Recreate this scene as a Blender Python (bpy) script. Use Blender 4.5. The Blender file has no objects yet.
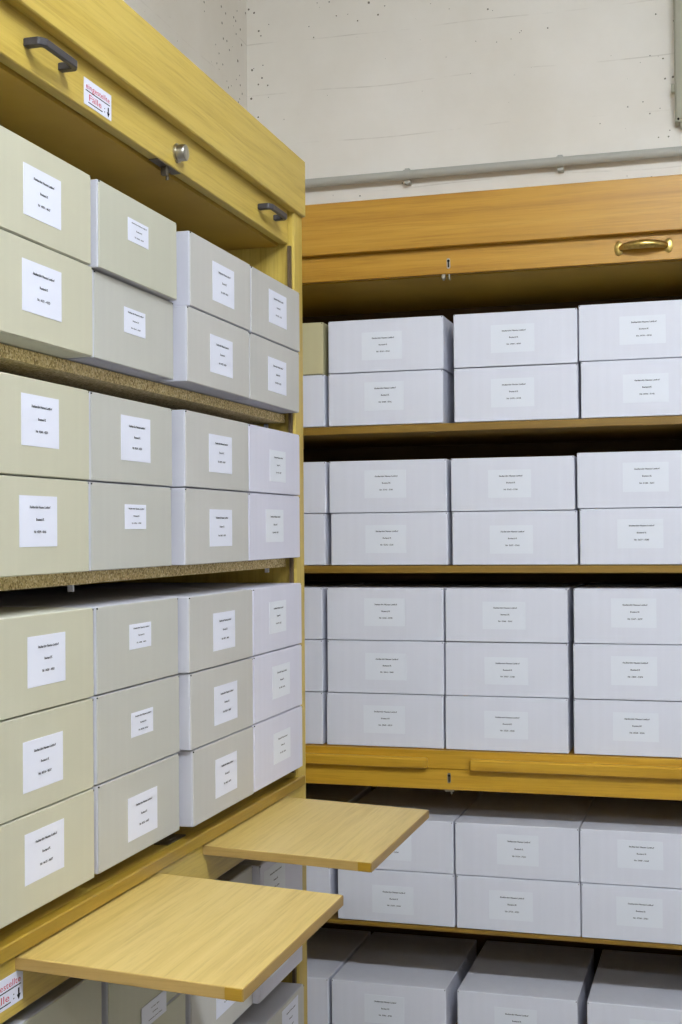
import bpy, bmesh, math, random
from mathutils import Vector, Matrix

random.seed(7)
SC = bpy.context.scene
COL = SC.collection

# ------------------------------------------------------------------ camera
S = 0.74            # distance from the camera to the face of the left cabinet, in metres
CAMZ = 1.55         # camera height
FPX = 1317.778      # focal length in pixels of the 682x1024 frame
V1 = (725.0, 535.5) # vanishing point of the left cabinet's length (world +y)
V2 = (-4185.0, 573.5)  # vanishing point of the back cabinet's length (world -x)


def _cam(p):
    return Vector((p[0] - 341.0, 512.0 - p[1], -FPX))


_dy = _cam(V1).normalized()
_dx = -_cam(V2).normalized()
_dx = (_dx - _dy * _dx.dot(_dy)).normalized()
_dz = _dx.cross(_dy)
RM = Matrix((_dx, _dy, _dz))        # world = RM @ camera space

cam_data = bpy.data.cameras.new('camera')
cam = bpy.data.objects.new('camera', cam_data)
COL.objects.link(cam)
cam_data.sensor_fit = 'VERTICAL'
cam_data.sensor_height = 36.0
cam_data.sensor_width = 24.0
cam_data.lens = FPX / 1024.0 * 36.0
cam_data.clip_start = 0.02
cam.matrix_world = Matrix.Translation((0, 0, CAMZ)) @ RM.to_4x4()
SC.camera = cam

# ------------------------------------------------------------------ world, exposure, lamps
world = bpy.data.worlds.new('world')
SC.world = world
world.use_nodes = True
wb = world.node_tree.nodes['Background']
wb.inputs[0].default_value = (0.9, 0.95, 1.0, 1)
wb.inputs[1].default_value = 0.10
SC.view_settings.view_transform = 'Standard'
SC.view_settings.look = 'None'
SC.view_settings.exposure = 0.0
SC.view_settings.gamma = 1.0
SC.view_settings.use_curve_mapping = False

CEIL = 3.12
LAMPS = [  # centre x, y, tube length along x, drop below the ceiling, glow of the tubes
    (0.55, 0.50, 1.50, 0.10, 140.0),
    (0.55, -1.40, 1.50, 0.10, 48.0),
]
LAMP_COLOR = (0.88, 0.95, 1.03, 1)


def U(*t):
    return tuple(v * S for v in t)


def ray(u, v):
    return RM @ Vector((u - 341.0, 512.0 - v, -FPX))


def lp(u, v, p=1.0):
    """pixel -> (y, z) on the upright plane x = -p (units of S, z from the camera's eye)"""
    r = ray(u, v)
    k = -p / r.x
    return r.y * k, r.z * k


def rp(u, v, y=3.8):
    """pixel -> (x, z) on the upright plane at depth y (units of S)"""
    r = ray(u, v)
    k = y / r.y
    return r.x * k, r.z * k


# ------------------------------------------------------------------ materials
MATS = {}


def new_mat(name):
    m = bpy.data.materials.new(name)
    m.use_nodes = True
    nt = m.node_tree
    b = nt.nodes['Principled BSDF']
    MATS[name] = m
    return m, nt, b


def lin(r, g, b):
    def f(c):
        c /= 255.0
        return c / 12.92 if c <= 0.04045 else ((c + 0.055) / 1.055) ** 2.4
    return (f(r), f(g), f(b), 1.0)


def node(nt, t, **kw):
    n = nt.nodes.new(t)
    for k, v in kw.items():
        setattr(n, k, v)
    return n


def ramp(nt, fac, stops):
    r = node(nt, 'ShaderNodeValToRGB')
    el = r.color_ramp.elements
    el[0].position, el[0].color = stops[0]
    el[1].position, el[1].color = stops[-1]
    for p, c in stops[1:-1]:
        e = el.new(p)
        e.color = c
    nt.links.new(fac, r.inputs[0])
    return r.outputs[0]


def mix(nt, a, b, fac, mode='MIX'):
    n = node(nt, 'ShaderNodeMix', data_type='RGBA', blend_type=mode)
    for sock, val in ((n.inputs[0], fac), (n.inputs[6], a), (n.inputs[7], b)):
        if hasattr(val, 'links'):
            nt.links.new(val, sock)
        else:
            sock.default_value = val
    return n.outputs[2]


def mapped(nt, scale, loc=(0, 0, 0), rot=(0, 0, 0)):
    tc = node(nt, 'ShaderNodeTexCoord')
    mp = node(nt, 'ShaderNodeMapping')
    mp.inputs['Scale'].default_value = scale
    mp.inputs['Location'].default_value = loc
    mp.inputs['Rotation'].default_value = rot
    nt.links.new(tc.outputs['Object'], mp.inputs[0])
    return mp.outputs[0]


def noise(nt, vec, scale, detail=4, rough=0.55, dist=0.0):
    n = node(nt, 'ShaderNodeTexNoise')
    n.inputs['Scale'].default_value = scale
    n.inputs['Detail'].default_value = detail
    n.inputs['Roughness'].default_value = rough
    n.inputs['Distortion'].default_value = dist
    nt.links.new(vec, n.inputs['Vector'])
    return n.outputs[0]


def bump(nt, b, h, strength, dist=0.002):
    n = node(nt, 'ShaderNodeBump')
    n.inputs['Strength'].default_value = strength
    n.inputs['Distance'].default_value = dist
    nt.links.new(h, n.inputs['Height'])
    nt.links.new(n.outputs[0], b.inputs['Normal'])


def wood(name, axis, dark, base, light, rough=0.42, seed=0.0, tilt=0.0):
    m, nt, b = new_mat(name)
    along, across, fine = 1.3, 48.0, 260.0
    sc = [across] * 3
    sc[axis] = along
    sf = [fine] * 3
    sf[axis] = 9.0
    rot = [0, 0, 0]
    rot[0 if axis == 1 else 1] = tilt
    v1 = mapped(nt, sc, (seed, seed * 1.7, seed * 0.6), rot)
    v2 = mapped(nt, sf, (seed * 2, seed, seed), rot)
    broad = noise(nt, v1, 1.0, 5, 0.6, 0.6)
    pores = noise(nt, v2, 1.0, 3, 0.7)
    col = ramp(nt, broad, [(0.18, dark), (0.52, base), (0.86, light)])
    pc = ramp(nt, pores, [(0.30, (0.70, 0.66, 0.56, 1)), (0.52, (1, 1, 1, 1))])
    out = mix(nt, col, pc, 0.55, 'MULTIPLY')
    nt.links.new(out, b.inputs['Base Color'])
    b.inputs['Roughness'].default_value = rough
    b.inputs['Specular IOR Level'].default_value = 0.4
    bump(nt, b, pores, 0.12, 0.0006)
    return m


def plain(name, col, rough=0.6, metal=0.0, var=0.0, scale=20.0, spec=0.4, bmp=0.0):
    m, nt, b = new_mat(name)
    b.inputs['Roughness'].default_value = rough
    b.inputs['Metallic'].default_value = metal
    b.inputs['Specular IOR Level'].default_value = spec
    v = mapped(nt, (1, 1, 1))
    n = noise(nt, v, scale, 4)
    lo = tuple(c * (1 - var) for c in col[:3]) + (1,)
    hi = tuple(min(1, c * (1 + var)) for c in col[:3]) + (1,)
    nt.links.new(ramp(nt, n, [(0.3, lo), (0.7, hi)]), b.inputs['Base Color'])
    if bmp:
        bump(nt, b, n, bmp, 0.001)
    return m


def cardboard(name, col):
    m, nt, b = new_mat(name)
    v = mapped(nt, (55, 55, 1.2))
    n = noise(nt, v, 1.0, 3)
    v2 = mapped(nt, (7, 7, 7))
    n2 = noise(nt, v2, 1.0, 3)
    f = node(nt, 'ShaderNodeMath', operation='ADD')
    nt.links.new(n, f.inputs[0])
    nt.links.new(n2, f.inputs[1])
    h = node(nt, 'ShaderNodeMath', operation='MULTIPLY')
    nt.links.new(f.outputs[0], h.inputs[0])
    h.inputs[1].default_value = 0.5
    lo = tuple(c * 0.972 for c in col[:3]) + (1,)
    hi = tuple(min(1, c * 1.02) for c in col[:3]) + (1,)
    nt.links.new(ramp(nt, h.outputs[0], [(0.35, lo), (0.65, hi)]), b.inputs['Base Color'])
    b.inputs['Roughness'].default_value = 0.62
    b.inputs['Specular IOR Level'].default_value = 0.3
    bump(nt, b, n, 0.05, 0.0008)
    return m


WL = (lin(170, 141, 54), lin(196, 170, 80), lin(208, 185, 100))       # left cabinet: pale yellow oak
wood('oak_yellow_y', 1, *WL, tilt=0.0)
wood('oak_yellow_x', 0, *WL)
wood('oak_yellow_z', 2, *WL)
WB = (lin(180, 150, 76), lin(204, 177, 104), lin(216, 191, 122))      # pull-out boards
wood('oak_board_y', 1, *WB, rough=0.36)
wood('oak_end_grain', 0, lin(132, 100, 20), lin(156, 120, 28), lin(168, 132, 40))
wood('oak_edge_y', 1, lin(128, 100, 48), lin(148, 118, 60), lin(160, 130, 72))
wood('oak_edge_x', 0, lin(140, 112, 60), lin(168, 138, 80), lin(180, 150, 92))
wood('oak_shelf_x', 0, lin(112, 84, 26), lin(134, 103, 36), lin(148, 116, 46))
WR = (lin(156, 108, 26), lin(183, 136, 43), lin(197, 153, 62))       # back cabinet: orange oak
wood('oak_orange_x', 0, *WR, rough=0.38)
wood('oak_orange_y', 1, *WR)
wood('oak_orange_z', 2, *WR)
WQ = (lin(130, 102, 26), lin(152, 122, 38), lin(166, 136, 50))       # varnished rails
wood('oak_rail_y', 1, *WQ, rough=0.35)
wood('oak_rail_x', 0, lin(166, 122, 26), lin(192, 148, 44), lin(202, 160, 58), rough=0.35)
plain('dark_interior', lin(84, 60, 34), 0.8, var=0.15, scale=6)
plain('olive_panel', lin(172, 138, 44), 0.6, var=0.08, scale=8)

m, nt, b = new_mat('particle_board')
v = mapped(nt, (1, 1, 1))
vo = node(nt, 'ShaderNodeTexVoronoi')
vo.inputs['Scale'].default_value = 420
nt.links.new(v, vo.inputs['Vector'])
chips = node(nt, 'ShaderNodeSeparateColor')
nt.links.new(vo.outputs['Color'], chips.inputs[0])
pb = ramp(nt, chips.outputs[0], [(0.0, lin(140, 116, 66)), (0.35, lin(196, 172, 116)), (0.7, lin(212, 190, 136)), (1.0, lin(232, 216, 170))])
nt.links.new(pb, b.inputs['Base Color'])
b.inputs['Roughness'].default_value = 0.85
bump(nt, b, chips.outputs[0], 0.4, 0.001)

CARD = {
    'buff': cardboard('card_buff', lin(192, 189, 168)),
    'beige': cardboard('card_beige', lin(187, 186, 170)),
    'grey beige': cardboard('card_grey_beige', lin(185, 184, 177)),
    'grey': cardboard('card_grey', lin(190, 188, 184)),
    'white': cardboard('card_white', lin(211, 210, 225)),
    'bluish white': cardboard('card_bluish', lin(217, 218, 229)),
    'tan': cardboard('card_tan', lin(190, 182, 144)),
}
CARD['body buff'] = cardboard('card_body_buff', lin(206, 205, 190))
CARD['body beige'] = CARD['body grey beige'] = CARD['body grey'] = cardboard('card_body_grey', lin(190, 190, 199))
for k in ('white', 'bluish white', 'tan'):
    CARD['body ' + k] = CARD[k]
plain('paper_white', lin(224, 226, 240), 0.7, var=0.01, spec=0.2)
plain('paper_cream', lin(223, 226, 235), 0.7, var=0.01, spec=0.2)
plain('ink', lin(24, 24, 30), 0.8, spec=0.1)
plain('ink_red', lin(196, 58, 84), 0.8, spec=0.1)
plain('gap_dark', lin(28, 26, 24), 0.9, spec=0.1)
plain('handle_black', lin(58, 56, 60), 0.38, var=0.06, scale=60)
plain('steel', lin(176, 172, 162), 0.3, 1.0, 0.05, 40)
plain('track_brown', lin(92, 74, 50), 0.6)
plain('steel_dark', lin(112, 104, 90), 0.45, 0.9, 0.15, 60)
plain('brass', lin(186, 160, 92), 0.32, 1.0, 0.25, 90)
plain('pipe_grey', lin(178, 178, 170), 0.5, var=0.03)
plain('trunk_grey', lin(168, 166, 148), 0.55, var=0.03)
plain('floor_lino', lin(92, 88, 80), 0.5, var=0.1, scale=8)
plain('lamp_housing', lin(230, 230, 230), 0.5)
plain('ceiling_paint', lin(214, 210, 202), 0.9, var=0.02, spec=0.1)

# painted board-marked concrete
m, nt, b = new_mat('painted_concrete')
v = mapped(nt, (1, 1, 1))
soft = noise(nt, v, 3.0, 5, 0.6)
base = ramp(nt, soft, [(0.3, lin(232, 227, 217)), (0.7, lin(242, 238, 231))])
vo = node(nt, 'ShaderNodeTexVoronoi')
vo.inputs['Scale'].default_value = 42
nt.links.new(v, vo.inputs['Vector'])
clump = noise(nt, v, 2.6, 3, 0.6)
thr = node(nt, 'ShaderNodeMapRange')
nt.links.new(clump, thr.inputs['Value'])
thr.inputs['From Min'].default_value = 0.36
thr.inputs['From Max'].default_value = 0.72
thr.inputs['To Min'].default_value = 0.0
thr.inputs['To Max'].default_value = 0.165
dist = noise(nt, v, 70, 3, 0.7)
dd = node(nt, 'ShaderNodeMath', operation='MULTIPLY_ADD')
nt.links.new(dist, dd.inputs[0])
dd.inputs[1].default_value = 0.16
nt.links.new(vo.outputs['Distance'], dd.inputs[2])
dsub = node(nt, 'ShaderNodeMath', operation='SUBTRACT')
nt.links.new(dd.outputs[0], dsub.inputs[0])
dsub.inputs[1].default_value = 0.075
lt = node(nt, 'ShaderNodeMath', operation='LESS_THAN')
nt.links.new(dsub.outputs[0], lt.inputs[0])
nt.links.new(thr.outputs[0], lt.inputs[1])
sx = node(nt, 'ShaderNodeSeparateXYZ')
wob = noise(nt, v, 1.5, 2)
nt.links.new(v, sx.inputs[0])
zz = node(nt, 'ShaderNodeMath', operation='MULTIPLY_ADD')
nt.links.new(wob, zz.inputs[0])
zz.inputs[1].default_value = 0.035
nt.links.new(sx.outputs[2], zz.inputs[2])
zd = node(nt, 'ShaderNodeMath', operation='DIVIDE')
nt.links.new(zz.outputs[0], zd.inputs[0])
zd.inputs[1].default_value = 0.137
zf = node(nt, 'ShaderNodeMath', operation='FRACT')
nt.links.new(zd.outputs[0], zf.inputs[0])
zl = node(nt, 'ShaderNodeMath', operation='LESS_THAN')
nt.links.new(zf.outputs[0], zl.inputs[0])
zl.inputs[1].default_value = 0.022
lm = node(nt, 'ShaderNodeMath', operation='MULTIPLY')
brk = node(nt, 'ShaderNodeMapRange')
nt.links.new(noise(nt, v, 5.0, 4, 0.7), brk.inputs['Value'])
brk.inputs['From Min'].default_value = 0.45
brk.inputs['From Max'].default_value = 0.62
brk.inputs['To Max'].default_value = 0.30
nt.links.new(zl.outputs[0], lm.inputs[0])
nt.links.new(brk.outputs[0], lm.inputs[1])
joints = mix(nt, base, lin(168, 160, 146), lm.outputs[0])
holes = mix(nt, joints, lin(120, 114, 102), lt.outputs[0])
nt.links.new(holes, b.inputs['Base Color'])
b.inputs['Roughness'].default_value = 0.85
b.inputs['Specular IOR Level'].default_value = 0.15
vg = mapped(nt, (0.8, 0.8, 16))
gr = noise(nt, vg, 1.0, 4, 0.6)
hs = node(nt, 'ShaderNodeMath', operation='SUBTRACT')
nt.links.new(gr, hs.inputs[0])
nt.links.new(lt.outputs[0], hs.inputs[1])
bump(nt, b, hs.outputs[0], 0.25, 0.004)


# ------------------------------------------------------------------ mesh helpers
def hexa(bm, lo, hi):
    """axis-aligned block"""
    vs = [bm.verts.new((x, y, z)) for z in (lo[2], hi[2]) for y in (lo[1], hi[1]) for x in (lo[0], hi[0])]
    for f in ((0, 2, 3, 1), (4, 5, 7, 6), (0, 1, 5, 4), (2, 6, 7, 3), (0, 4, 6, 2), (1, 3, 7, 5)):
        bm.faces.new([vs[i] for i in f])
    return vs


def prism(bm, pts, axis, a, b_):
    """polygon pts in the two other axes, extruded along axis from a to b"""
    def mk(p, q):
        c = [0, 0, 0]
        o = [i for i in range(3) if i != axis]
        c[o[0]], c[o[1]], c[axis] = p[0], p[1], q
        return bm.verts.new(c)
    A = [mk(p, a) for p in pts]
    B = [mk(p, b_) for p in pts]
    bm.faces.new(A)
    bm.faces.new(B[::-1])
    n = len(pts)
    for i in range(n):
        bm.faces.new((A[i], B[i], B[(i + 1) % n], A[(i + 1) % n]))


def tube(bm, pts, radii, n=12):
    """swept round tube through pts with a radius (or (ra, rb) pair) at each point"""
    rings = []
    for i, p in enumerate(pts):
        p = Vector(p)
        d = (Vector(pts[min(i + 1, len(pts) - 1)]) - Vector(pts[max(i - 1, 0)])).normalized()
        up = Vector((0, 0, 1)) if abs(d.z) < 0.9 else Vector((1, 0, 0))
        s = d.cross(up).normalized()
        t = s.cross(d)
        r = radii[i] if isinstance(radii, (list, tuple)) else radii
        ra, rb = r if isinstance(r, tuple) else (r, r)
        rings.append([bm.verts.new(p + s * ra * math.cos(2 * math.pi * k / n) + t * rb * math.sin(2 * math.pi * k / n)) for k in range(n)])
    for A, B in zip(rings, rings[1:]):
        for k in range(n):
            bm.faces.new((A[k], A[(k + 1) % n], B[(k + 1) % n], B[k]))
    bm.faces.new(rings[0][::-1])
    bm.faces.new(rings[-1])


def finish(name, bm, mat, parent=None, bevel=0.0, seg=1, smooth=False):
    bmesh.ops.recalc_face_normals(bm, faces=bm.faces[:])
    if bevel:
        bmesh.ops.bevel(bm, geom=bm.edges[:], offset=bevel, segments=seg, affect='EDGES', profile=0.5, clamp_overlap=True)
    me = bpy.data.meshes.new(name)
    bm.to_mesh(me)
    bm.free()
    if smooth:
        for p in me.polygons:
            p.use_smooth = True
        try:
            me.set_sharp_from_angle(angle=math.radians(35))
        except Exception:
            pass
    return link(name, me, mat, parent)


def link(name, me, mat, parent=None):
    o = bpy.data.objects.new(name, me)
    COL.objects.link(o)
    mats = mat if isinstance(mat, list) else [mat]
    if not me.materials:
        for k in mats:
            me.materials.append(MATS[k] if isinstance(k, str) else k)
    if parent:
        o.parent = parent
    return o


def empty(name, loc=(0, 0, 0), rot=(0, 0, 0)):
    o = bpy.data.objects.new(name, None)
    COL.objects.link(o)
    o.location = loc
    o.rotation_euler = rot
    o.empty_display_size = 0.05
    return o


def tag(o, label, cat, group=None):
    o['label'] = label
    o['category'] = cat
    if group:
        o['group'] = group
    return o


def text_mesh(body, size, line=1.0, extrude=0.0, res=1, align='CENTER', bold=0.0):
    cu = bpy.data.curves.new('text', 'FONT')
    cu.body = body
    cu.size = size
    cu.align_x = align
    cu.space_line = line
    cu.resolution_u = res
    cu.fill_mode = 'FRONT' if extrude == 0 else 'BOTH'
    cu.extrude = extrude
    cu.offset = bold
    o = bpy.data.objects.new('text', cu)
    COL.objects.link(o)
    dg = bpy.context.evaluated_depsgraph_get()
    me = bpy.data.meshes.new_from_object(o.evaluated_get(dg))
    bpy.data.objects.remove(o)
    bpy.data.curves.remove(cu)
    me.materials.clear()
    return me


def struct(name, lo, hi, mat):
    bm = bmesh.new()
    hexa(bm, lo, hi)
    o = finish(name, bm, mat)
    o['kind'] = 'structure'
    return o


# ------------------------------------------------------------------ the room
YW = 4.43 * S          # back wall
XW = -1.63 * S         # left wall
XR, YF = 2.6, -3.2
struct('floor', (XW - 0.1, YF - 0.1, -0.1), (XR + 0.1, YW + 0.1, 0), 'floor_lino')
struct('ceiling', (XW - 0.1, YF - 0.1, CEIL), (XR + 0.1, YW + 0.1, CEIL + 0.1), 'ceiling_paint')
struct('wall_back', (XW - 0.1, YW, 0), (XR + 0.1, YW + 0.1, CEIL), 'painted_concrete')
struct('wall_left', (XW - 0.1, YF, 0), (XW, YW, CEIL), 'painted_concrete')
struct('wall_right', (XR, YF, 0), (XR + 0.1, YW, CEIL), 'painted_concrete')
struct('wall_front', (XW, YF - 0.1, 0), (XR, YF, CEIL), 'painted_concrete')

for i, L_ in enumerate(LAMPS):
    m, nt, b = new_mat('lamp_glow_%d' % i)
    b.inputs['Base Color'].default_value = (0.9, 0.9, 0.9, 1)
    b.inputs['Emission Color'].default_value = LAMP_COLOR
    b.inputs['Emission Strength'].default_value = L_[4]
for i, (lx, ly, ll, lw, watts) in enumerate(LAMPS):
    root = empty('ceiling_lamp', (lx, ly, CEIL))
    tag(root, ('white fluorescent ceiling lamp above the camera, nearer the cabinets', 'white fluorescent ceiling lamp further back behind the camera')[i], 'lamp', 'ceiling lamps')
    bm = bmesh.new()
    hexa(bm, (-ll / 2 - 0.02, -0.05, -0.05), (ll / 2 + 0.02, 0.05, 0.0))
    finish('housing', bm, 'lamp_housing', root, 0.004)
    for ty in (-0.045, 0.045):
        bm = bmesh.new()
        tube(bm, [(-ll / 2, ty, -lw), (ll / 2, ty, -lw)], 0.019, 12)
        finish('fluorescent_tube', bm, 'lamp_glow_%d' % i, root)
    for sx in (-1, 1):
        bm = bmesh.new()
        hexa(bm, (sx * (ll / 2 + 0.009) - 0.008, -0.07, -lw - 0.025), (sx * (ll / 2 + 0.009) + 0.008, 0.07, -0.03))
        finish('tube_holder', bm, 'lamp_housing', root, 0.002)

# conduit pipe along the back wall
PY = YW / S - 0.035
x0, z0 = rp(305, 183.5, PY)
x1, z1 = rp(682, 151.5, PY)
root = empty('conduit_pipe', (0, PY * S, CAMZ))
tag(root, 'grey conduit pipe running along the white back wall above the cabinet', 'pipe')
bm = bmesh.new()
zp = (z0 + z1) / 2 * S
tube(bm, [(XW + 0.01, 0, zp), (0.9, 0, zp)], 0.0118, 16)
finish('pipe', bm, 'pipe_grey', root, smooth=True)
for cu, cv in ((407, 175), (560, 162)):
    cx = rp(cu, cv, PY)[0] * S
    bm = bmesh.new()
    tube(bm, [(cx - 0.008, 0, zp), (cx + 0.008, 0, zp)], 0.0136, 16)
    hexa(bm, (cx - 0.007, 0.002, zp - 0.021), (cx + 0.007, YW - PY * S, zp - 0.011))
    hexa(bm, (cx - 0.006, 0.0, zp + 0.010), (cx + 0.006, YW - PY * S, zp + 0.017))
    finish('pipe_clamp', bm, 'pipe_grey', root)

# cable trunking on the back wall at the right edge of the picture
TY = YW / S - 0.05
tx, tz = rp(675, 122, TY)
root = empty('cable_trunking', (tx * S, YW, CAMZ + tz * S))
tag(root, 'grey vertical cable trunking high on the back wall at the right edge', 'trunking')
bm = bmesh.new()
hexa(bm, (0, -0.05 * S, 0), (0.09, 0, CEIL - CAMZ - tz * S))
finish('body', bm, 'trunk_grey', root, 0.002)
bm = bmesh.new()
hexa(bm, (0.004, -0.05 * S - 0.004, 0.006), (0.086, -0.05 * S, CEIL - CAMZ - tz * S))
finish('cover', bm, 'trunk_grey', root, 0.001)
bm = bmesh.new()
hexa(bm, (0.012, -0.034, -0.012), (0.078, -0.003, 0.001))
finish('end_cap', bm, 'trunk_grey', root, 0.002)
for sx, sz in ((0.008, 0.006), (0.03, 0.006)):
    bm = bmesh.new()
    tube(bm, [(sx, -0.05 * S - 0.005, sz), (sx, -0.05 * S + 0.002, sz)], 0.0026, 8)
    finish('screw', bm, 'gap_dark', root)
bm = bmesh.new()
hexa(bm, (-0.008, -0.030, 0.075), (0.001, -0.012, 0.095))
finish('clip', bm, 'trunk_grey', root, 0.001)


# ------------------------------------------------------------------ parts in cabinet units
ORIGIN = [Vector((0, 0, 0))]     # base point of the cabinet being built


def loc(x, y, z):
    """cabinet units (z from the eye) -> the cabinet's local metres"""
    return (x * S - ORIGIN[0].x, y * S - ORIGIN[0].y, z * S + CAMZ - ORIGIN[0].z)


def blk(name, mat, parent, lo, hi, bevel=0.0012):
    lo, hi = [min(p, q) for p, q in zip(lo, hi)], [max(p, q) for p, q in zip(lo, hi)]
    bm = bmesh.new()
    hexa(bm, loc(*lo), loc(*hi))
    return finish(name, bm, mat, parent, bevel)


def hex8(name, mat, parent, pts, bevel=0.001):
    """eight corners in hexa() order, cabinet units"""
    bm = bmesh.new()
    vs = [bm.verts.new(loc(*p)) for p in pts]
    for f in ((0, 2, 3, 1), (4, 5, 7, 6), (0, 1, 5, 4), (2, 6, 7, 3), (0, 4, 6, 2), (1, 3, 7, 5)):
        bm.faces.new([vs[i] for i in f])
    return finish(name, bm, mat, parent, bevel)


ZFLOOR = -CAMZ / S

# ================================================================== left cabinet
NEAR, FAR = 1.530, 3.140
NI, FI = 1.600, 3.072            # inner faces of its posts
BK = -1.615                      # back of the cabinet
ORIGIN[0] = Vector((-1.3 * S, 2.37 * S, 0))
LC = empty('filing_cabinet', ORIGIN[0])
tag(LC, 'pale yellow oak filing cabinet on the left, with two boards pulled out', 'cabinet')

for y0, y1 in ((NEAR, NI), (FI, FAR)):
    blk('side_panel', 'oak_yellow_z', LC, (-1.010, y0, ZFLOOR), (BK, y1, 0.925), 0.003)
# guide track on the far post, inner side
blk('door_track', 'track_brown', LC, (-1.016, FI - 0.012, -0.57), (-1.0235, FI - 0.001, 0.72), 0)
blk('door_track', 'track_brown', LC, (-1.035, NI + 0.001, -0.57), (-1.052, NI + 0.005, 0.72), 0)
blk('back_panel', 'dark_interior', LC, (BK + 0.004, NI, ZFLOOR), (BK + 0.020, FI, 0.90), 0)
blk('top_panel', 'oak_yellow_y', LC, (-1.024, NEAR, 0.925), (BK, FAR, 0.947))
blk('crown_board', 'oak_yellow_y', LC, (-1.000, 1.520, 0.806), (-1.0225, 3.137, 0.9467), 0.0015)
flap = blk('flap_door', 'oak_yellow_y', LC, (-1.0245, NI + 0.002, 0.7265), (-1.047, FI - 0.004, 0.845), 0.0012)
blk('inner_ceiling', 'olive_panel', LC, (-1.052, NI, 0.722), (BK + 0.02, FI, 0.740), 0)


def bar_handle(parent, yc, zc, xp, length=0.092):
    """dark flat bar pull with slanted feet, standing out towards +x"""
    h = length / 2
    o, t = 0.026, 0.0072
    outer = [(-h, 0), (-h, o - 0.006), (-h + 0.010, o), (h - 0.010, o), (h, o - 0.006), (h, 0)]
    inner = [(h - 0.011, 0), (h - 0.011, o - t - 0.001), (h - 0.014, o - t), (-h + 0.014, o - t), (-h + 0.011, o - t - 0.001), (-h + 0.011, 0)]
    c = loc(xp, yc, zc)
    bm = bmesh.new()
    outl = [(c[0] + q, c[1] + p) for p, q in outer + inner]
    n = len(outl)
    A = [bm.verts.new((x, y, c[2] - 0.0048)) for x, y in outl]
    B = [bm.verts.new((x, y, c[2] + 0.0048)) for x, y in outl]
    for i in range(n):
        j = (i + 1) % n
        bm.faces.new((A[i], A[j], B[j], B[i]))
    quads = [(0, 1, 10, 11), (1, 2, 9, 10), (2, 3, 8, 9), (3, 4, 7, 8), (4, 5, 6, 7)]
    for q in quads:
        bm.faces.new([A[i] for i in q])
        bm.faces.new([B[i] for i in q][::-1])
    return finish('handle', bm, 'handle_black', parent, 0.0012, 1)


bar_handle(flap, 1.854, 0.7655, -1.0245)
bar_handle(flap, 2.911, 0.7665, -1.0245)
# cylinder lock and the latch below it
ky, kz = lp(181, 153, 1.015)
c = loc(-1.0245, ky, kz)
bm = bmesh.new()
tube(bm, [(c[0] - 0.001, c[1], c[2]), (c[0] + 0.003, c[1], c[2])], 0.0140, 24)
tube(bm, [(c[0] + 0.003, c[1], c[2]), (c[0] + 0.014, c[1], c[2]), (c[0] + 0.0155, c[1], c[2])], [0.0120, 0.0120, 0.0110], 24)
hexa(bm, (c[0] + 0.0154, c[1] - 0.001, c[2] - 0.004), (c[0] + 0.0160, c[1] + 0.001, c[2] + 0.004))
finish('lock', bm, 'steel', flap, smooth=True)
c = loc(-1.036, ky - 0.03, 0.7265)
bm = bmesh.new()
hexa(bm, (c[0] - 0.007, c[1] - 0.040, c[2] - 0.0015), (c[0] + 0.007, c[1] + 0.040, c[2] + 0.001))
hexa(bm, (c[0] - 0.004, c[1] - 0.006, c[2] - 0.014), (c[0] + 0.004, c[1] + 0.002, c[2]))
tube(bm, [(c[0], c[1] + 0.006, c[2]), (c[0], c[1] + 0.008, c[2] - 0.018)], 0.0025, 8)
finish('latch', bm, 'steel_dark', flap)


def sticker(parent, xp, y0, y1, z0, z1, cut=0.0):
    """white sign with red lettering, black rules and an arrow; faces +x"""
    a, d = loc(xp, y0, z0), loc(xp, y1, z1)
    w, h = d[1] - a[1], d[2] - a[2]
    st = empty('sticker_base') if False else None
    bm = bmesh.new()
    pts = [(a[1], a[2]), (d[1], a[2]), (d[1], d[2] - cut * 0.35), (d[1] - cut, d[2]), (a[1], d[2])] if cut else \
          [(a[1], a[2]), (d[1], a[2]), (d[1], d[2]), (a[1], d[2])]
    prism(bm, pts, 0, a[0] - 0.0002, a[0] + 0.0004)
    so = finish('sticker', bm, 'paper_white', parent)
    so['label'] = 'white paper sticker with red lettering'
    X = a[0] + 0.0007

    def put(me, y, z, sy, sz, mat):
        for v_ in me.vertices:
            px, py = v_.co.x, v_.co.y
            v_.co = (X, y + px * sy, z + py * sz)
        return link('lettering', me, mat, so)
    me = text_mesh('eingestellte', 1.0, align='LEFT', res=2)
    wd = max(v_.co.x for v_ in me.vertices)
    put(me, a[1] + 0.05 * w, a[2] + 0.63 * h, 0.88 * w / wd, 0.30 * h, 'ink_red')
    me = text_mesh('Fälle', 1.0, align='LEFT', res=2)
    wd = max(v_.co.x for v_ in me.vertices)
    put(me, a[1] + 0.15 * w, a[2] + 0.22 * h, 0.47 * w / wd, 0.34 * h, 'ink_red')
    bm = bmesh.new()
    for ya, yb, zz in ((0.05, 0.94, 0.545), (0.15, 0.66, 0.13)):
        hexa(bm, (X - 0.0004, a[1] + ya * w, a[2] + (zz - 0.012) * h), (X, a[1] + yb * w, a[2] + (zz + 0.02) * h))
    yc = a[1] + 0.88 * w
    prism(bm, [(yc - 0.018 * w, a[2] + 0.44 * h), (yc - 0.018 * w, a[2] + 0.24 * h), (yc - 0.05 * w, a[2] + 0.24 * h), (yc, a[2] + 0.07 * h),
               (yc + 0.05 * w, a[2] + 0.24 * h), (yc + 0.018 * w, a[2] + 0.24 * h), (yc + 0.018 * w, a[2] + 0.44 * h)], 0, X - 0.0004, X)
    for zz in (0.17, 0.30):
        hexa(bm, (X - 0.0004, a[1] + 0.735 * w, a[2] + zz * h), (X, a[1] + 0.755 * w, a[2] + (zz + 0.035) * h))
    finish('rules_and_arrow', bm, 'ink', so)


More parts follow.
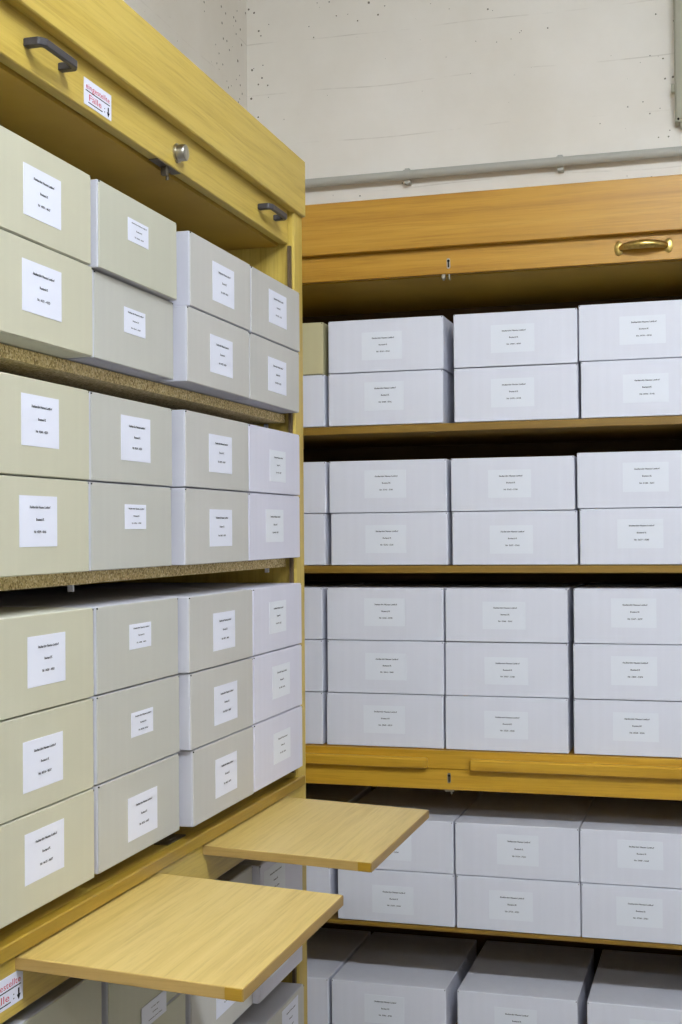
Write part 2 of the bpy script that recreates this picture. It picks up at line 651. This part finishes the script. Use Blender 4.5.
sticker(LC, -1.0242, 1.992, 2.094, 0.7345, 0.7795)

# shelves: raw particle board, a little skewed, fronts set back behind the boxes
LS1, LS2, LS3 = 0.303, -0.0540, -0.5580


def lbase(z0, y, rise):
    return z0 + rise * (y - 1.62) / 1.45


def left_shelf(z0, rise, t, pn, pf):
    zn, zf = lbase(z0, NI, rise), lbase(z0, FI, rise)
    g = 0.002
    pts = []
    for dz in (-t, -0.0008):
        for y, z, p in ((NI + g, zn, pn), (FI - g, zf, pf)):
            pts.append((BK + 0.02, y, z + dz))
            pts.append((-p, y, z + dz))
    return hex8('shelf', 'particle_board', LC, pts, 0.0008)


left_shelf(LS1, 0.003, 0.0215, 1.062, 1.035)
left_shelf(LS2, 0.008, 0.0225, 1.058, 1.035)
for z0, pu, pv in ((LS1, 268, 425), (LS2, 269, 571), (LS2, 73.5, 594)):
    yy = lp(pu, pv, 1.08)[0]
    zz = lbase(z0, yy, 0.003 if z0 == LS1 else 0.008) - 0.0225
    blk('shelf_peg', 'paper_cream', LC, (-1.080, yy - 0.003, zz - 0.014), (-1.090, yy + 0.003, zz), 0.0003)
blk('shelf', 'oak_yellow_y', LC, (-1.075, NI + 0.002, -0.584), (BK + 0.02, FI - 0.002, -0.5590))
blk('base_board', 'oak_yellow_y', LC, (-1.024, NI, -0.604), (BK + 0.02, FI, -0.5845), 0)
blk('rail', 'oak_rail_y', LC, (-1.000, NI - 0.06, -0.6065), (-1.0235, FI + 0.03, -0.5820), 0.0015)
c = loc(-1.045, lp(170, 840, 1.045)[0], -0.5845)
bm = bmesh.new()
hexa(bm, (c[0] - 0.011, c[1] - 0.032, c[2]), (c[0] + 0.011, c[1] + 0.032, c[2] + 0.0018))
hexa(bm, (c[0] - 0.004, c[1] - 0.010, c[2] + 0.0018), (c[0] + 0.004, c[1] + 0.010, c[2] + 0.003))
finish('strike_plate', bm, 'steel_dark', LC)
fas = blk('fascia', 'oak_yellow_y', LC, (-1.0085, NI - 0.06, -0.695), (-1.031, FI + 0.03, -0.6075), 0.001)
sticker(LC, -1.0082, 1.651, 1.755, -0.6775, -0.632, cut=0.012)


def pull_board(y0, y1, xo, droop):
    """oak board drawn out of its slot, sagging a little towards its free end"""
    zt, th = -0.6105, 0.0182

    def slab(name, mat, parent, xa_, xb_, ya, yb, a, b_, bev):
        pts = []
        for dz in (a, b_):
            for y in (ya, yb):
                for x in (xa_, xb_):
                    pts.append((x, y, zt + dz - droop * (x + 1.0)))
        return hex8(name, mat, parent, pts, bev)
    e = 0.0022
    bd = slab('pull_out_board', 'oak_board_y', LC, -1.30, xo - e, y0 + e, y1, -th, 0.0, 0.0006)
    slab('edge_strip', 'oak_edge_y', bd, xo - e + 0.0001, xo, y0, y1, -th, -0.0004, 0.0005)
    slab('edge_strip', 'oak_edge_x', bd, -1.02, xo - 0.0282, y0, y0 + e - 0.0001, -th, -0.0004, 0.0005)
    slab('corner_block', 'oak_end_grain', bd, xo - 0.028, xo - e, y0 - 0.0004, y0 + e - 0.0001, -th, -0.0004, 0.0005)
    return bd


pull_board(1.734, 2.236, -0.652, 0.046)
pull_board(2.458, 2.970, -0.660, 0.040)

# lower compartment
LS4, LS5 = -1.0125, -1.217
blk('shelf', 'particle_board', LC, (-1.050, NI + 0.002, LS4 - 0.028), (BK + 0.02, FI - 0.002, LS4 - 0.0008))
blk('shelf', 'particle_board', LC, (-1.050, NI + 0.002, LS5 - 0.028), (BK + 0.02, FI - 0.002, LS5 - 0.0008))
blk('shelf', 'particle_board', LC, (-1.050, NI + 0.002, -1.66), (BK + 0.02, FI - 0.002, -1.632))
blk('door_track', 'track_brown', LC, (-1.016, FI - 0.012, -1.95), (-1.0235, FI - 0.001, -0.71), 0)
blk('plinth', 'oak_yellow_y', LC, (-1.02, NI, ZFLOOR), (-1.045, FI, -1.96))
blk('floor_board', 'oak_yellow_y', LC, (-1.02, NI, -1.96), (BK + 0.02, FI, -1.935))

# ================================================================== back cabinet
D = 3.8
XL, XE = -1.580, 0.030
XLI, XEI = XL + 0.045, XE - 0.045
YB = YW / S - 0.006
ORIGIN[0] = Vector((-0.775 * S, 4.1 * S, 0))
RC = empty('filing_cabinet', ORIGIN[0])
tag(RC, 'orange oak filing cabinet against the back wall with a brass handle', 'cabinet')


def rz(u, v, y=D):
    return rp(u, v, y)[1]


ztop = rz(500, 189.0)
zcb = (rz(303, 256.2) + rz(682, 229.2)) / 2
zfb = (rz(303.5, 282.6, D + 0.02) + rz(682, 258.5, D + 0.02)) / 2
for x0, x1 in ((XL, XLI), (XEI, XE)):
    blk('side_panel', 'oak_orange_z', RC, (x0, D + 0.012, ZFLOOR), (x1, YB, ztop - 0.022), 0.002)
blk('back_panel', 'dark_interior', RC, (XLI, YB - 0.02, ZFLOOR), (XEI, YB - 0.004, ztop - 0.03), 0)
blk('top_panel', 'oak_orange_x', RC, (XL, D + 0.024, ztop - 0.022), (XE, YB, ztop))
blk('crown_board', 'oak_orange_x', RC, (XL - 0.01, D, zcb), (XE + 0.01, D + 0.0235, ztop), 0.0015)
rflap = blk('flap_door', 'oak_orange_x', RC, (XLI + 0.002, D + 0.019 + 0.006, zfb), (XEI - 0.002, D + 0.047, zcb + 0.04), 0.0012)
blk('inner_ceiling', 'olive_panel', RC, (XLI, D + 0.050, zfb - 0.002), (XEI, YB - 0.02, zfb + 0.016), 0)
FY = D + 0.025
# keyhole with its escutcheon
kx, kzz = rp(448.5, 263.5, FY)
c = loc(kx, FY, kzz)


def keyhole(parent, c, s=1.0):
    bm = bmesh.new()
    pts = [(c[0] + 0.0042 * s * math.cos(t), c[2] + (0.0075 if math.sin(t) > 0 else -0.0075) * s + 0.0042 * s * math.sin(t)) for t in [k * math.pi / 6 for k in range(12)]]
    prism(bm, pts, 1, c[1] - 0.0012, c[1] + 0.0005)
    finish('escutcheon', bm, 'steel', parent)
    bm = bmesh.new()
    tube(bm, [(c[0], c[1] - 0.0016, c[2] + 0.0055 * s), (c[0], c[1], c[2] + 0.0055 * s)], 0.0030 * s, 12)
    hexa(bm, (c[0] - 0.0014 * s, c[1] - 0.0016, c[2] - 0.0085 * s), (c[0] + 0.0014 * s, c[1], c[2] + 0.0045 * s))
    finish('keyhole', bm, 'gap_dark', parent)


keyhole(rflap, c)
bm = bmesh.new()
c = loc(kx, FY + 0.012, zfb)
hexa(bm, (c[0] - 0.016, c[1] - 0.006, c[2] - 0.009), (c[0] - 0.008, c[1] + 0.002, c[2] + 0.001))
hexa(bm, (c[0] - 0.0005, c[1] - 0.006, c[2] - 0.012), (c[0] + 0.0025, c[1] + 0.004, c[2] + 0.001))
tube(bm, [(c[0] - 0.012, c[1] - 0.004, c[2] - 0.009), (c[0] - 0.012, c[1] - 0.004, c[2] - 0.0135)], [0.004, 0.002], 10)
finish('latch', bm, 'steel', rflap)


def bow_handle(parent, xc, zc):
    c = loc(xc, FY, zc)
    w = 0.051
    bm = bmesh.new()
    for s in (-1, 1):
        tube(bm, [(c[0] + s * w, c[1] + 0.0005, c[2]), (c[0] + s * w, c[1] - 0.0022, c[2]), (c[0] + s * w, c[1] - 0.0042, c[2])],
             [(0.0095, 0.0155), (0.0095, 0.0155), (0.0062, 0.0110)], 20)
    pts, rad = [], []
    n = 16
    for i in range(n + 1):
        t = -1 + 2 * i / n
        pts.append((c[0] + t * w * 0.90, c[1] - 0.003 - 0.022 * (1 - t * t) ** 0.7, c[2] + 0.0015 * (1 - t * t)))
        r = 0.0062 + 0.0036 * (1 - abs(t)) ** 0.6
        rad.append(r)
    tube(bm, pts, rad, 12)
    return finish('handle', bm, 'brass', parent, smooth=True)


hx, hz = rp(643.5, 247.0, FY)
bow_handle(rflap, hx, hz)
bow_handle(rflap, 2 * kx - hx, hz)

BF = D + 0.022           # front plane of the boxes in the back cabinet
RB1 = (rz(328, 426.6, BF) + rz(453.7, 423.2, BF) + rz(580.8, 418.6, BF)) / 3
RB2 = (rz(330.5, 566, BF) + rz(451.9, 565.8, BF) + rz(579.7, 564.3, BF)) / 3
RB3 = (rz(326.4, 745, BF) + rz(445.2, 749.5, BF) + rz(573.5, 754.5, BF)) / 3
RB4 = (rz(337.5, 920.6, BF) + rz(456.3, 928.2, BF) + rz(580.2, 935.8, BF)) / 3
RT5 = (rz(331.4, 976.8, BF) + rz(456.9, 990.9, BF) + rz(586.7, 1003.5, BF)) / 3
RB5 = RT5 - 0.1545
for zb, th, yf in ((RB1, 0.0245, BF - 0.004), (RB2, 0.0225, BF - 0.004)):
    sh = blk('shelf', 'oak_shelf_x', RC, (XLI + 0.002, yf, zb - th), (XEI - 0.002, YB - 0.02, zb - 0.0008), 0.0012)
zr1 = (rz(307.3, 783.7) + rz(682, 801.8)) / 2
blk('shelf', 'oak_orange_x', RC, (XLI + 0.002, BF - 0.002, RB3 - 0.026), (XEI - 0.002, YB - 0.02, RB3 - 0.0008), 0.001)
rail = blk('rail', 'oak_rail_x', RC, (XLI - 0.03, D + 0.006, RB3 - 0.0535), (XEI + 0.03, BF - 0.003, RB3 - 0.001), 0.0008)
lfl = blk('lower_flap', 'oak_rail_x', RC, (XLI - 0.03, D + 0.010, zr1), (XEI + 0.03, D + 0.032, RB3 - 0.054), 0.0012)
# the two pull-out boards, pushed in: their edges stand proud of the rail
s1t, s1b = (rz(310, 753.0) + rz(427, 757.8)) / 2, (rz(310, 763.9) + rz(427, 768.2)) / 2
s2t, s2b = (rz(470, 758.9) + rz(682, 767.2)) / 2, (rz(470, 771.0) + rz(682, 779.3)) / 2
xa = rp(427, 762, D - 0.01)[0]
xb = rp(469.3, 764, D - 0.01)[0]
blk('pull_out_board', 'oak_rail_x', RC, (XLI + 0.03, D - 0.014, s1b), (xa, D + 0.34, s1t), 0.003)
blk('pull_out_board', 'oak_rail_x', RC, (xb, D - 0.014, s2b), (XEI - 0.03, D + 0.34, s2t), 0.003)
kx2, kz2 = rp(449.2, 778.0, D + 0.01)
keyhole(lfl, loc(kx2, D + 0.010, kz2), 0.95)
c = loc(kx2, D + 0.022, zr1)
bm = bmesh.new()
hexa(bm, (c[0] - 0.010, c[1] - 0.008, c[2] - 0.004), (c[0] + 0.010, c[1] + 0.006, c[2] + 0.001))
tube(bm, [(c[0] + 0.004, c[1] - 0.004, c[2] - 0.003), (c[0] + 0.004, c[1] - 0.004, c[2] - 0.010)], 0.002, 8)
finish('latch', bm, 'steel', lfl)
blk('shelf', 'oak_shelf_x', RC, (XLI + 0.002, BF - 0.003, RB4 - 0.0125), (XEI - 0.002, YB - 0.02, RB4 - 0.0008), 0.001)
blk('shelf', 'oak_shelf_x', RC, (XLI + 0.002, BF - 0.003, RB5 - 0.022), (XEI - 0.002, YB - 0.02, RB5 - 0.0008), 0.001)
blk('shelf', 'oak_rail_x', RC, (XLI + 0.002, BF + 0.01, -1.72), (XEI - 0.002, YB - 0.02, -1.70), 0.001)
blk('plinth', 'oak_orange_x', RC, (XLI, D + 0.02, ZFLOOR), (XEI, D + 0.045, -1.96))
blk('floor_board', 'oak_orange_x', RC, (XLI, D + 0.02, -1.96), (XEI, YB - 0.02, -1.935))


# ================================================================== archive boxes
HB = 0.1503            # left boxes' height, units of S
DEPTH = 0.37           # box depth in metres
SLOT = None
counter = [0]


def archive_box(side, colour, base, w, h, lab, label, group, numbers, yaw=0.0, tilt=0.0, small=False, depth=DEPTH, paper=None):
    """base: world position of the middle of the front's lower edge; local x runs along the front
    (to the viewer's right), local y into the shelf.  lab = (x0, x1, z0, z1) of the paper label, local metres"""
    rotz = (math.pi / 2 if side == 'L' else 0.0) + yaw
    t = empty('archive_box', base, (0, tilt, rotz))
    tag(t, label, 'box', group)
    mat = CARD[colour]
    bm = bmesh.new()
    hexa(bm, (-w / 2, 0.0016, 0.0005), (w / 2, depth, h))
    finish('body', bm, CARD['body ' + colour], t, 0.0016, 2)
    bm = bmesh.new()
    k = 0.0034
    pts = [(-w / 2 + 0.0016, 0.0012), (w / 2 - 0.0016, 0.0012), (w / 2 - 0.0016, h - k), (w / 2 - k, h - 0.0008), (-w / 2 + k, h - 0.0008), (-w / 2 + 0.0016, h - k)]
    prism(bm, pts, 1, 0.0, 0.0018)
    finish('front_flap', bm, mat, t, 0.0005, 1)
    for s in (-1, 1):
        bm = bmesh.new()
        x = s * (w / 2 - 0.0026)
        prism(bm, [(x - 0.0008, h - 0.0034), (x + 0.0008, h - 0.0034), (x + 0.0008, h - 0.0014), (x - 0.0008, h - 0.0014)], 1, -0.0002, 0.0012)
        finish('corner_slot', bm, 'gap_dark', t)
    if lab is None:
        return t
    x0, x1, z0, z1 = lab
    bm = bmesh.new()
    hexa(bm, (x0, -0.0005, z0), (x1, 0.0003, z1))
    pl = finish('paper_label', bm, paper or 'paper_cream', t)
    lw, lh = x1 - x0, z1 - z0
    me = text_mesh('Stadtarchiv Nassau Letthof\nBestand K\nNr. %d - %d' % numbers, 1.0, 3.4, bold=0.03)
    xs = [v_.co.x for v_ in me.vertices]
    ys = [v_.co.y for v_ in me.vertices]
    kx_ = lw * (0.55 if not small else 0.74) / (max(xs) - min(xs))
    kz_ = lh * (0.54 if not small else 0.66) / (max(ys) - min(ys))
    kz_ = min(kz_, kx_ * 1.7)
    ym, xm = (max(ys) + min(ys)) / 2, (max(xs) + min(xs)) / 2
    cx, cz = (x0 + x1) / 2 + 0.03 * lw, (z0 + z1) / 2 + 0.035 * lh
    for v_ in me.vertices:
        v_.co = (cx + (v_.co.x - xm) * kx_, -0.0008, cz + (v_.co.y - ym) * kz_)
    link('printed_text', me, 'ink', pl)
    return t


def nums():
    counter[0] += 1
    a = 4031 + counter[0] * 23 + random.randint(0, 9)
    return a, a + random.randint(4, 30)


ORD = ('first', 'second', 'third', 'fourth')

# ---- left cabinet: (shelf words, layer word, base z, layer index, rise, per-column (colour, uL, uR, plane, label pixels))
OUT = None
LEFT = [
    ('top shelf', 'upper', LS1, 1, 0.003, 230, [
        ('buff', OUT, 91.5, 1.004, (23.2, 60.6, 161.9, 213.5)), ('beige', 98.6, 177, 0.996, (127.7, 148.1, 216.8, 239.7)),
        ('grey', 190, 250.3, 0.990, (212.4, 233.8, 260.6, 299.8)), ('grey', 251, 300.1, 0.992, (268.7, 286.2, 288.6, 321.7))]),
    ('top shelf', 'lower', LS1, 0, 0.003, 330, [
        ('buff', OUT, 93.3, 1.004, (21.9, 61.1, 257.5, 309.8)), ('grey beige', 94.2, 173.7, 1.007, (123.9, 145.1, 306.3, 331.8)),
        ('grey', 187.4, 249.3, 0.990, (210.1, 232.3, 333.7, 371.6)), ('grey', 249.8, 299, 0.992, (268, 286, 356.2, 390.3))]),
    ('middle shelf', 'upper', LS2, 1, 0.008, 430, [
        ('buff', OUT, 90, 1.004, (21.2, 58.6, 392.4, 444.8)), ('grey beige', 91, 172.5, 1.007, (121, 150.1, 414.4, 459.8)),
        ('grey', 185.7, 248.8, 0.990, (208.9, 231.6, 433.5, 471.7)), ('white', 249.3, 299.7, 0.992, (269.7, 285.4, 449.5, 481.1))]),
    ('middle shelf', 'lower', LS2, 0, 0.008, 530, [
        ('buff', OUT, 89.6, 1.004, (19.2, 56.9, 495, 547.3)), ('grey beige', 91.3, 172, 1.007, (124.7, 145.9, 504.2, 529.1)),
        ('grey', 185.7, 248.8, 0.990, (209.6, 231.8, 509.1, 546.7)), ('white', 249.3, 300.1, 0.992, (265.7, 283.2, 509.1, 542.2))]),
    ('third shelf', 'topmost', LS3, 2, 0.005, 640, [
        ('buff', OUT, 94.2, 1.004, (27.4, 65.1, 637.4, 688.8)), ('grey beige', 96.8, 178.7, 1.007, (129.4, 150.9, 624.9, 650.1)),
        ('grey', 189.4, 253, 0.990, (213.1, 234.8, 613.6, 651.7)), ('white', 253.8, 302.9, 0.992, (269.2, 285.9, 602.3, 634.3))]),
    ('third shelf', 'middle', LS3, 1, 0.005, 740, [
        ('buff', OUT, 94.2, 1.004, (22.9, 62.6, 742.9, 794.3)), ('grey beige', 97, 180, 1.007, (131.2, 152.9, 713.5, 738.2)),
        ('grey', 191, 253.5, 0.990, (214.1, 237.1, 687.4, 726.3)), ('white', 254.4, 302.6, 0.992, (272.2, 289.7, 667, 699.9))]),
    ('third shelf', 'bottom', LS3, 0, 0.005, 840, [
        ('buff', OUT, 95, 1.004, (24.7, 63.8, 835.2, 886.7)), ('grey beige', 98.6, 180, 1.007, (127.9, 157.1, 799, 842.7)),
        ('grey', 193.7, 254.3, 0.990, (215.4, 236.8, 760.2, 799.1)), ('white', 255, 303.9, 0.992, (273.5, 290.2, 734.3, 765.2))]),
    ('fourth shelf', 'upper', LS4, 1, 0.0, 920, [
        ('beige', OUT, 102, 1.01, None), ('beige', 108, 186, 1.008, None),
        ('grey', 191, 253, 1.004, None), ('white', 254.0, 303.0, 0.988, (264.0, 285.0, 872, 905))]),
    ('fourth shelf', 'lower', LS4, 0, 0.0, 1000, [
        ('beige', OUT, 102, 1.01, None), ('beige', 115, 186, 1.006, (141.3, 166, 972, 1009)),
        ('grey', 191, 253, 1.000, (216, 237, 985, 1020)), ('white', 253.6, 303.0, 0.986, (270, 288, 950, 978))]),
    ('bottom shelf', 'only', LS5, 0, 0.0, 1040, [
        None, None, ('grey', 192, 256, 1.0, (216, 237, 1060, 1095)), ('grey', 257, 304.5, 0.985, (282, 298, 1012, 1044))]),
]
CN = {'buff': 'buff', 'beige': 'beige', 'grey beige': 'pale greyish', 'grey': 'pale grey', 'white': 'white', 'bluish white': 'bluish white', 'tan': 'tan'}

for shelf, layer, z0, li, rise, vmid, cols in LEFT:
    prev = 0.0
    for ci, cdef in enumerate(cols):
        if cdef is None:
            continue
        colour, ul, ur, p, lab = cdef
        y1 = lp(ur, vmid, p)[0]
        y0 = lp(ul, vmid, p)[0] if ul is not None else y1 - 0.350
        y0 = max(y0, prev + 0.0012, NI + 0.008)
        y1 = min(y1, FI - 0.0135)
        prev = y1
        w = (y1 - y0) * S
        yc = (y0 + y1) / 2
        hbl = (0.1488 if z0 < -0.5 else HB) * (1.011 if z0 == LS1 and ci == 0 else 0.988 if z0 == LS1 and ci > 1 else 1.0)
        zb = lbase(z0, yc, rise) + li * hbl
        h = hbl * S - 0.0008
        base = (-p * S, yc * S, CAMZ + zb * S + 0.0002)
        tl = -math.atan(rise / 1.45)
        L_ = None
        if lab:
            la, za = lp(lab[0], lab[2], p)
            lb, _ = lp(lab[1], lab[2], p)
            _, zc_ = lp(lab[0], lab[3], p)
            L_ = ((la - yc) * S, (lb - yc) * S, (zc_ - zb) * S, (za - zb) * S)
            hw = w / 2 - 0.006
            L_ = (max(L_[0], -hw), min(L_[1], hw), max(L_[2], 0.006), min(L_[3], h - 0.006))
        lay = 'single layer' if layer == 'only' else layer + ' layer'
        text = '%s archive box, %s from left, %s, %s, yellow left cabinet' % (CN[colour], ORD[ci], lay, shelf)
        archive_box('L', colour, base, w, h, L_, text, 'archive boxes in the left cabinet', nums(), tilt=tl,
                    small=(ci == 1 and lab is not None and lab[3] - lab[2] < 30), paper='paper_cream' if colour == 'white' else 'paper_white')

# ---- back cabinet
RIGHT = [
    ('top shelf', 'upper', RB1, 1, 340, [
        ('tan', OUT, 322.8, None), ('bluish white', 327.9, 443.1, (361.6, 401.8, 332.8, 360.6)),
        ('bluish white', 453.4, 577.3, (490.8, 534.2, 325.5, 353.3)), ('bluish white', 578.6, OUT, (619.2, 665.6, 316.7, 345))]),
    ('top shelf', 'lower', RB1, 0, 395, [
        ('bluish white', OUT, 324.2, None), ('bluish white', 328, 442.8, (364.2, 403.5, 382.6, 411)),
        ('bluish white', 453.7, 577.9, (490.8, 533.9, 379, 407.6)), ('bluish white', 580.8, OUT, (622.8, 668.5, 374.7, 403.2))]),
    ('second shelf', 'upper', RB2, 1, 485, [
        ('bluish white', OUT, 325.5, None), ('bluish white', 328.7, 446.3, (364.2, 405.6, 470.5, 498.3)),
        ('bluish white', 450.7, 574.4, (487.9, 530.7, 470.2, 498)), ('bluish white', 577, OUT, (622.5, 668.5, 462.8, 492.2))]),
    ('second shelf', 'lower', RB2, 0, 540, [
        ('bluish white', OUT, 325, None), ('bluish white', 330.5, 447.5, (365.1, 405.9, 525.3, 553.2)),
        ('bluish white', 451.9, 577.3, (489.6, 532.7, 525.6, 553.8)), ('bluish white', 579.7, OUT, (617.2, 663.2, 519.4, 548.5))]),
    ('third shelf', 'top', RB3, 2, 612, [
        ('bluish white', OUT, 322, None), ('bluish white', 326.4, 443.1, (363.9, 404.7, 598.4, 626)),
        ('bluish white', 445.2, 567.6, (482.5, 525.4, 601.7, 629.2)), ('bluish white', 573.5, OUT, (611, 656.2, 598.4, 627.5))]),
    ('third shelf', 'middle', RB3, 1, 667, [
        ('bluish white', OUT, 322.5, None), ('bluish white', 327, 443.6, (365.1, 406.2, 653, 679.7)),
        ('bluish white', 445.0, 568, (484.2, 528, 657.1, 684.4)), ('bluish white', 573.3, OUT, (611, 657, 656, 685))]),
    ('third shelf', 'bottom', RB3, 0, 720, [
        ('bluish white', OUT, 322.5, None), ('bluish white', 326.2, 443.2, (363.3, 404.7, 705.2, 732.8)),
        ('bluish white', 445.2, 568.2, (484.2, 528, 710.8, 738)), ('bluish white', 573.5, OUT, (612.8, 658.5, 712.2, 740.7))]),
    ('fourth shelf', 'upper', RB4, 1, 850, [
        ('bluish white', OUT, 329, None), ('bluish white', 336.5, 453, (369.5, 410.9, 831.5, 859)),
        ('bluish white', 454.8, 578.8, (496.7, 538.3, 834.1, 864.3)), ('bluish white', 579.7, OUT, (617.2, 662.9, 840, 867.8))]),
    ('fourth shelf', 'lower', RB4, 0, 900, [
        ('bluish white', OUT, 330.2, None), ('bluish white', 337.5, 454.5, (372.1, 413.2, 884.8, 912.4)),
        ('bluish white', 456.3, 580.2, (489, 532.7, 889.8, 918.6)), ('bluish white', 581.2, OUT, (616.3, 662.4, 896.3, 925))]),
    ('bottom shelf', 'only', RB5, 0, 1000, [
        ('bluish white', OUT, 328.4, None), ('bluish white', 331.4, 446, (364.5, 404.1, 993.8, 1021.7)),
        ('bluish white', 456.9, 577.3, (494.3, 536.5, 1007, 1034)), ('bluish white', 586.7, OUT, (629.5, 675, 1018.8, 1046))]),
]
RW = 0.358
for shelf, layer, z0, li, vmid, cols in RIGHT:
    hb = {RB1: 0.1605, RB2: 0.158, RB3: 0.1585, RB4: 0.1545, RB5: 0.1545}[z0]
    for ci, (colour, ul, ur, lab) in enumerate(cols):
        x0 = rp(ul, vmid, BF)[0] if ul is not None else rp(ur, vmid, BF)[0] - RW
        x1 = rp(ur, vmid, BF)[0] if ur is not None else x0 + RW
        x0 = max(x0, XLI + 0.006)
        x1 = min(x1, XEI - 0.006)
        w = (x1 - x0) * S
        xc = (x0 + x1) / 2
        zb = z0 + li * hb
        if ci == 3 and z0 in (RB1, RB2):
            zb = z0 + li * hb * 1.024
        h = hb * S * (1.024 if ci == 3 and z0 in (RB1, RB2) else 1.0) - 0.0008
        fy = BF + random.uniform(-0.002, 0.004)
        base = (xc * S, fy * S, CAMZ + zb * S + 0.0002)
        L_ = None
        if lab:
            la, za = rp(lab[0], lab[2], BF)
            lb, _ = rp(lab[1], lab[2], BF)
            _, zc_ = rp(lab[0], lab[3], BF)
            hw = w / 2 - 0.006
            L_ = (max((la - xc) * S, -hw), min((lb - xc) * S, hw), max((zc_ - zb) * S, 0.006), min((za - zb) * S, h - 0.006))
        lay = 'single layer' if layer == 'only' else layer + ' layer'
        text = '%s archive box, %s from left, %s, %s, orange back cabinet' % (CN[colour], ORD[ci], lay, shelf)
        archive_box('R', colour, base, w, h, L_, text, 'archive boxes in the back cabinet', nums())
